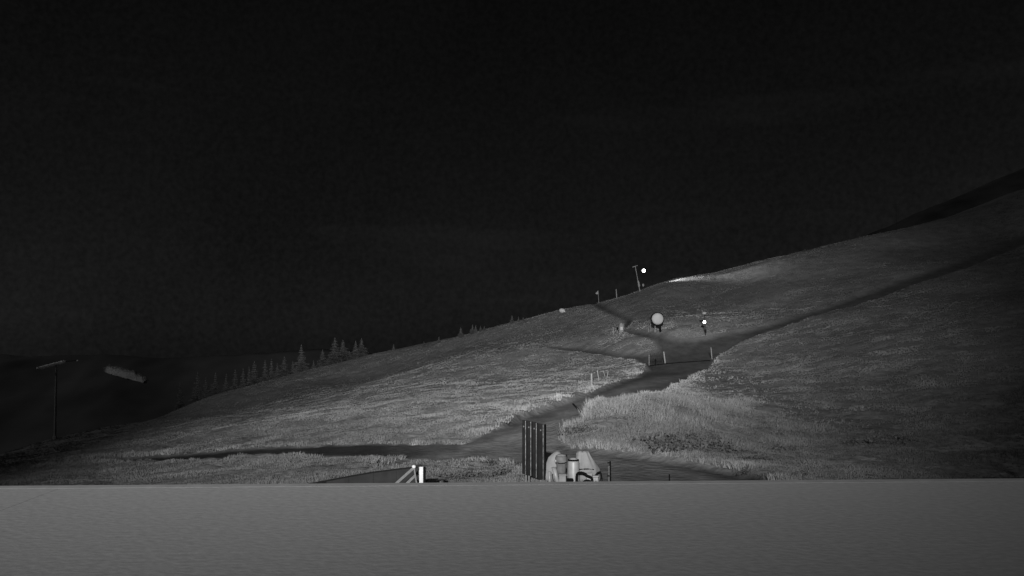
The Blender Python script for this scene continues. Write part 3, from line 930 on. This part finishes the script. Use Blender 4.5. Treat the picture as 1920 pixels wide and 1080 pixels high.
# stepped steel sheets on short legs
g0 = yard(1001)
sh = empty('sheet_pile_screen', g0)
zz = lambda v: CZ + (HOR - v) / F * YD - g0.z
bounds = [(979, 988.5, 787, 888), (988.5, 998.5, 788.5, 891), (998.5, 1009, 791, 894.5), (1009, 1024.5, 794, 899)]
for k, (u0, u1, t0, b0) in enumerate(bounds):
    x0, x1 = (u0 - 1001) * s, (u1 - 1001) * s
    w = x1 - x0
    prof = [(0, 0), (.60, 0), (.74, -.085), (.92, -.085), (1.0, 0.0)] if k < 3 else [(0, 0), (.55, 0), (.66, -.085), (.78, -.085), (.84, .0), (1.0, .22)]
    m = bmesh.new()
    f_, bk = [], []
    for (pf, py) in prof:
        t_ = t0 + pf * 1.6
        for lst, dy in ((f_, 0), (bk, .035)):
            lst.append((m.verts.new((x0 + pf * w, py + dy - .02 * k * 0, zz(t_))), m.verts.new((x0 + pf * w, py + dy, zz(b0 + pf * 2.5)))))
    for i in range(len(prof) - 1):
        m.faces.new((f_[i][0], f_[i + 1][0], f_[i + 1][1], f_[i][1]))
        m.faces.new((bk[i + 1][0], bk[i][0], bk[i][1], bk[i + 1][1]))
        m.faces.new((f_[i][0], bk[i][0], bk[i + 1][0], f_[i + 1][0]))
        m.faces.new((f_[i][1], f_[i + 1][1], bk[i + 1][1], bk[i][1]))
    m.faces.new((f_[0][0], f_[0][1], bk[0][1], bk[0][0])); m.faces.new((f_[-1][0], bk[-1][0], bk[-1][1], f_[-1][1]))
    q_ = MB(); q_.bm.free(); q_.bm = m
    so = q_.build('steel_sheet', 'steel_dark', sh)
    # pale strip along the rib edge
    rx = x0 + (.66 if k < 3 else .60) * w
    MB().box((rx, -.05, (zz(t0 + 2) + zz(b0 + 1)) / 2), (.016, .03, zz(t0 + 2) - zz(b0 + 1))).build('rib', 'steel_edge', so)
    o = MB().lathe([(.028, -.03), (.028, 0), (.014, .02), (.001, .024)], 8)
    bo_ = o.build('bolt', 'steel_edge', so); bo_.rotation_euler = (math.pi / 2, 0, 0); bo_.location = (x0 + .3 * w, -.02, zz(t0 + 12.5))
for ux in (986.5, 992, 1014): MB().bar(((ux - 1001) * s, .08, -.1), ((ux - 1001) * s, .08, zz(885)), .035).build('leg', 'post_mid', sh)
tag(sh, 'dark ribbed steel sheet screen standing upright on short legs', 'screen')

# the covered heap beside it
def local(o_, u, v, dy=0.0):
    p = pt(u, v, YD); return Vector((p.x - o_.location.x, dy, p.z - o_.location.z))
tp = empty('tarpaulin_cover', yard(1098))
H_ = local(tp, 1098, 846).z
q_t = MB().lathe([(.46, -.05), (.47, .12), (.46, H_ * .42), (.44, H_ * .5), (.36, H_ * .7), (.28, H_ * .87), (.255, H_ * .95), (.22, H_ * .985), (.04, H_)], 36, sx=.92, sy=.8, wob=.03)
for v_ in q_t.bm.verts:
    a_ = math.atan2(v_.co.y, v_.co.x); zr = v_.co.z / H_
    v_.co.x += .06 - .16 * max(0, zr - .35) / .65 + .02 * math.sin(7 * a_ + 6 * zr) * (1 - zr * .5)
    v_.co.y += .025 * math.sin(9 * a_ - 5 * zr)
    v_.co.z += .018 * math.sin(5 * a_ + 1.0)
q_t.build('sheet', 'canvas', tp, True)
MB().tube([(.44 * math.cos(t_) * .95, .44 * math.sin(t_) * .82, H_ * .44 + .02 * math.sin(3 * t_)) for t_ in np.linspace(0, 2 * math.pi, 26)], .022).build('rope', 'black', tp)
tag(tp, 'large pale tarpaulin cover tied over a conical machine', 'tarpaulin')
wb = empty('white_barrel', yard(1073.5) + Vector((0, -.55, 0)))
H_ = local(wb, 1073, 855).z
MB().lathe([(.20, -.05), (.205, .05), (.205, H_ * .80), (.19, H_ * .86), (.15, H_ * .9)], 22).build('shell', 'plastic_white', wb, True)
MB().lathe([(.165, H_ * .855), (.185, H_ * .86), (.19, H_ * .93), (.165, H_ * .935)], 22).build('rim', 'black', wb, True)
MB().lathe([(.16, H_ * .86), (.15, H_ * .95), (.08, H_), (.01, H_ * 1.005)], 18).build('lid', 'plastic_white', wb, True)
tag(wb, 'white plastic barrel with a black rim before the tarpaulin', 'barrel')
gd = empty('grey_drum', yard(1051) + Vector((0, -.5, 0)))
H_ = local(gd, 1051, 849).z
MB().lathe([(.15, -.05), (.16, H_ * .3), (.17, H_ * .62), (.2, H_ * .7), (.21, H_ * .72), (.205, H_ * .88), (.18, H_ * .95)], 20).build('shell', 'drum_grey', gd, True)
MB().lathe([(.18, H_ * .945), (.15, H_ * .98), (.06, H_ * 1.01), (.005, H_ * 1.015)], 18).build('lid', 'post_pale', gd, True)
MB().tube([(-.2, -.05, H_ * .7), (-.05, -.215, H_ * .665), (.1, -.2, H_ * .68), (.2, -.05, H_ * .72)], .016).build('strap', 'black', gd)
MB().box((.19, -.03, H_ * .93), (.035, .05, .12)).build('handle', 'black', gd)
MB().blob((-.2, -.16, H_ * .76), (.045, .04, .055), 2, .03, 1).build('valve', 'plastic_white', gd, True)
tag(gd, 'grey drum with a domed lid next to the steel screen', 'drum')
cs = empty('canvas_sheet', yard(1033) + Vector((0, .35, 0)))
m = MB().lathe([(.42, -.1), (.43, .1), (.38, .35), (.34, .6), (.27, .85), (.19, 1.0), (.12, 1.08), (.02, 1.1)], 30, sx=.8, sy=.6, wob=.05)
H_ = local(cs, 1033, 848).z
for v_ in m.bm.verts:
    v_.co.z *= H_ / 1.1
    v_.co.x += .22 * max(0, v_.co.z / H_) + .03 * math.sin(9 * v_.co.z + 5 * v_.co.x)
    v_.co.y += .03 * math.sin(11 * v_.co.x + 4 * v_.co.z)
m.build('cloth', 'canvas', cs, True)
tag(cs, 'pale canvas sheet behind the grey drum', 'canvas')
wp = empty('white_pipe', yard(1042) + Vector((0, -.85, 0)))
MB().bar((.05, 0, -.1), local(wp, 1037, 871), .075, .075, 14).build('pipe', 'plastic_white', wp, True)
MB().lathe([(.07, 0), (.088, .01), (.088, .05), (.07, .06)], 14, c=local(wp, 1037.3, 874)).build('collar', 'post_pale', wp)
tag(wp, 'white pipe leaning upright before the grey drum', 'pipe')
wp = empty('white_pipe', yard(1029.5) + Vector((0, -.8, 0)))
MB().bar((0, 0, -.1), local(wp, 1028.5, 879), .05, .05, 12).build('pipe', 'plastic_white', wp, True)
MB().bar((.09, .04, -.1), local(wp, 1032, 880), .022, .022, 8).build('rod', 'post_mid', wp)
tag(wp, 'thin short pipe standing against the steel screen edge', 'pipe')
def hose(pts, label, r=.028):
    o_ = empty('black_hose', yard(pts[0][0]) + Vector((0, -.9, 0)))
    P = [local(o_, u, v, dy) for (u, v, dy) in pts]
    Ps = []
    for i in range(len(P) - 1):
        a_, b_, c_, d_ = P[max(i - 1, 0)], P[i], P[i + 1], P[min(i + 2, len(P) - 1)]
        for t_ in np.linspace(0, 1, 7)[:-1]:
            Ps.append(.5 * ((2 * b_) + (c_ - a_) * t_ + (2 * a_ - 5 * b_ + 4 * c_ - d_) * t_ ** 2 + (-a_ + 3 * b_ - 3 * c_ + d_) * t_ ** 3))
    Ps.append(P[-1])
    m_ = MB().tube(Ps, r, 8).build('hose', 'black', o_, True)
    MB().bar(Ps[0] - Vector((0, 0, .06)), Ps[0] + Vector((0, 0, .02)), r * 1.35, r * 1.35, 10).build('coupling', 'post_mid', o_)
    tag(o_, label, 'hose', 'hoses in the heap')
hose([(1079, 918, 0), (1078.5, 887, 0), (1083, 880.5, -.05), (1092, 881.5, -.08), (1098, 886, -.08), (1106, 891.5, -.1), (1107, 918, -.05)], 'black hose arching below the tarpaulin cover', .045)
hose([(1086, 920, -.2), (1090, 897, -.2), (1098, 893, -.2), (1106, 896, -.2), (1116, 899, -.15), (1122, 905, -.1), (1126, 925, -.1)], 'low black hose slumping between the white boxes', .03)
hose([(1109, 918, .1), (1112, 889, .1), (1120, 880, .1), (1124, 886, .1), (1128, 918, .1)], 'thin black hose looping at the right end of the heap', .025)
def crate(u0, u1, v0, mat, label, dy, slit=True):
    c0 = yard((u0 + u1) / 2) + Vector((0, dy, 0))
    o_ = empty('storage_box', c0)
    h_ = local(o_, u0, v0).z; w_ = (u1 - u0) * s
    MB().box((0, 0, h_ / 2 - .03), (w_, w_ * .9, h_ - .02), bevel=.02).build('body', mat, o_)
    MB().box((0, 0, h_ - .015), (w_ * 1.08, w_ * .97, .05), bevel=.012).build('lid', mat, o_)
    tag(o_, label, 'box', 'boxes in the heap')
crate(1097, 1107.5, 883.5, 'plastic_white', 'white box under the arch of the tarpaulin hose', -.62)
crate(1108.5, 1118.5, 887, 'plastic_white', 'white box at the right foot of the heap', -.75)
crate(1059, 1071, 890, 'black', 'black box low in front of the white barrel', -1.15)
crate(1046, 1059, 884, 'canvas', 'pale box between grey drum and white barrel', -.8)

# marker post with brackets and a short post
def post_bar(u, v, r_px, label, brackets):
    o_ = empty('fence_post', yard(u))
    t_ = local(o_, u, v)
    MB().box((.012, 0, t_.z / 2 - .1), (r_px * s * 1.5, r_px * 2 * s, t_.z + .2), bevel=.004).build('shaft', 'black', o_)  # black colour stands for the post's unlit side
    if brackets: MB().box((-r_px * s * .95, -.01, t_.z / 2 - .15), (r_px * s * .7, r_px * s * 1.6, t_.z - .02)).build('lit_face_strip', 'wood_mid', o_)  # paler strip paints the lit left face of the post
    for bv in brackets:
        MB().box((-.06, -.05, local(o_, u, bv).z), (.07, .05, .045), bevel=.01).build('insulator', 'black', o_)
    tag(o_, label, 'post', 'posts beyond the terrace')
post_bar(1143.5, 865, 1.9, 'post with two black insulators right of the tarpaulin heap', (867.5, 892))
post_bar(1254.5, 889.5, 1.5, 'short post tip just showing over the terrace edge', ())

# timber stair railing and dark wall at the left
RD = 33.0
s2 = RD / F
rg = empty('stair_railing', at_depth(787, RD))
def rl(u, v, dy=0.0):
    p = pt(u, v, RD); return Vector((p.x - rg.location.x, dy, p.z - rg.location.z))
t_ = rl(790, 875)
MB().box((t_.x, 0, t_.z / 2 - .1), (.115, .13, t_.z + .2), rot=None, bevel=.006).build('post', 'wood_pale', rg)
MB().box((t_.x + .094, .02, t_.z / 2 - .1), (.065, .12, t_.z + .19)).build('post_shade_side', 'black', rg)  # black strip added as the unlit right face of the post
MB().bar(rl(776, 874, .1), rl(791, 873.5, .05), .04, .035, square=True).build('cap_board', 'wood_dark', rg)
MB().blob(rl(776, 875, -.02), (.06, .05, .06), 2, .04, 2).build('bracket', 'wood_pale', rg, True)
MB().bar(rl(776, 877, .06), rl(722, 925, .06), .055, .055, square=True).build('rail', 'wood_mid', rg)
MB().bar(rl(778, 892, .1), rl(738, 930, .1), .055, .055, square=True).build('rail', 'wood_mid', rg)
MB().bar(rl(776.5, 877, .0), rl(784, 925, 0), .03, .03, square=True).build('baluster', 'wood_mid', rg)
tag(rg, 'timber stair railing with a bright post and two sloping rails', 'railing')
wl = empty('shed_wall', at_depth(680, RD + 1.5))
D2 = RD + 1.5
def wlp(u, v, dy=0):
    p = pt(u, v, D2); return Vector((p.x - wl.location.x, dy, p.z - wl.location.z))
segs = [(548, 915, 612, 903, 'wood_black'), (612, 903, 654, 895, 'panel_grey'), (654, 895, 700, 887, 'panel_grey'), (700, 887, 743, 881.5, 'panel_grey'), (743, 881.5, 784, 877, 'panel_grey')]
for (u0, v0, u1, v1, mt) in segs:
    m = MB()
    f = [wlp(u0 + .15, v0), wlp(u1 - .15, v1), wlp(u1 - .15, 960), wlp(u0 + .15, 960)]
    va = [m.bm.verts.new(p) for p in f]; vb = [m.bm.verts.new(p + Vector((0, .12, 0))) for p in f]
    m.bm.faces.new(va); m.bm.faces.new(vb[::-1])
    for i in range(4): m.bm.faces.new((va[i], vb[i], vb[(i + 1) % 4], va[(i + 1) % 4]))
    m.build('panel', mt, wl)
    MB().bar(wlp(u0, v0 - .3, .06), wlp(u1, v1 - .3, .06), .05, .05, square=True).build('top_board', 'wood_black', wl)
tag(wl, 'low dark shed wall with a sloping top behind the railing', 'wall')
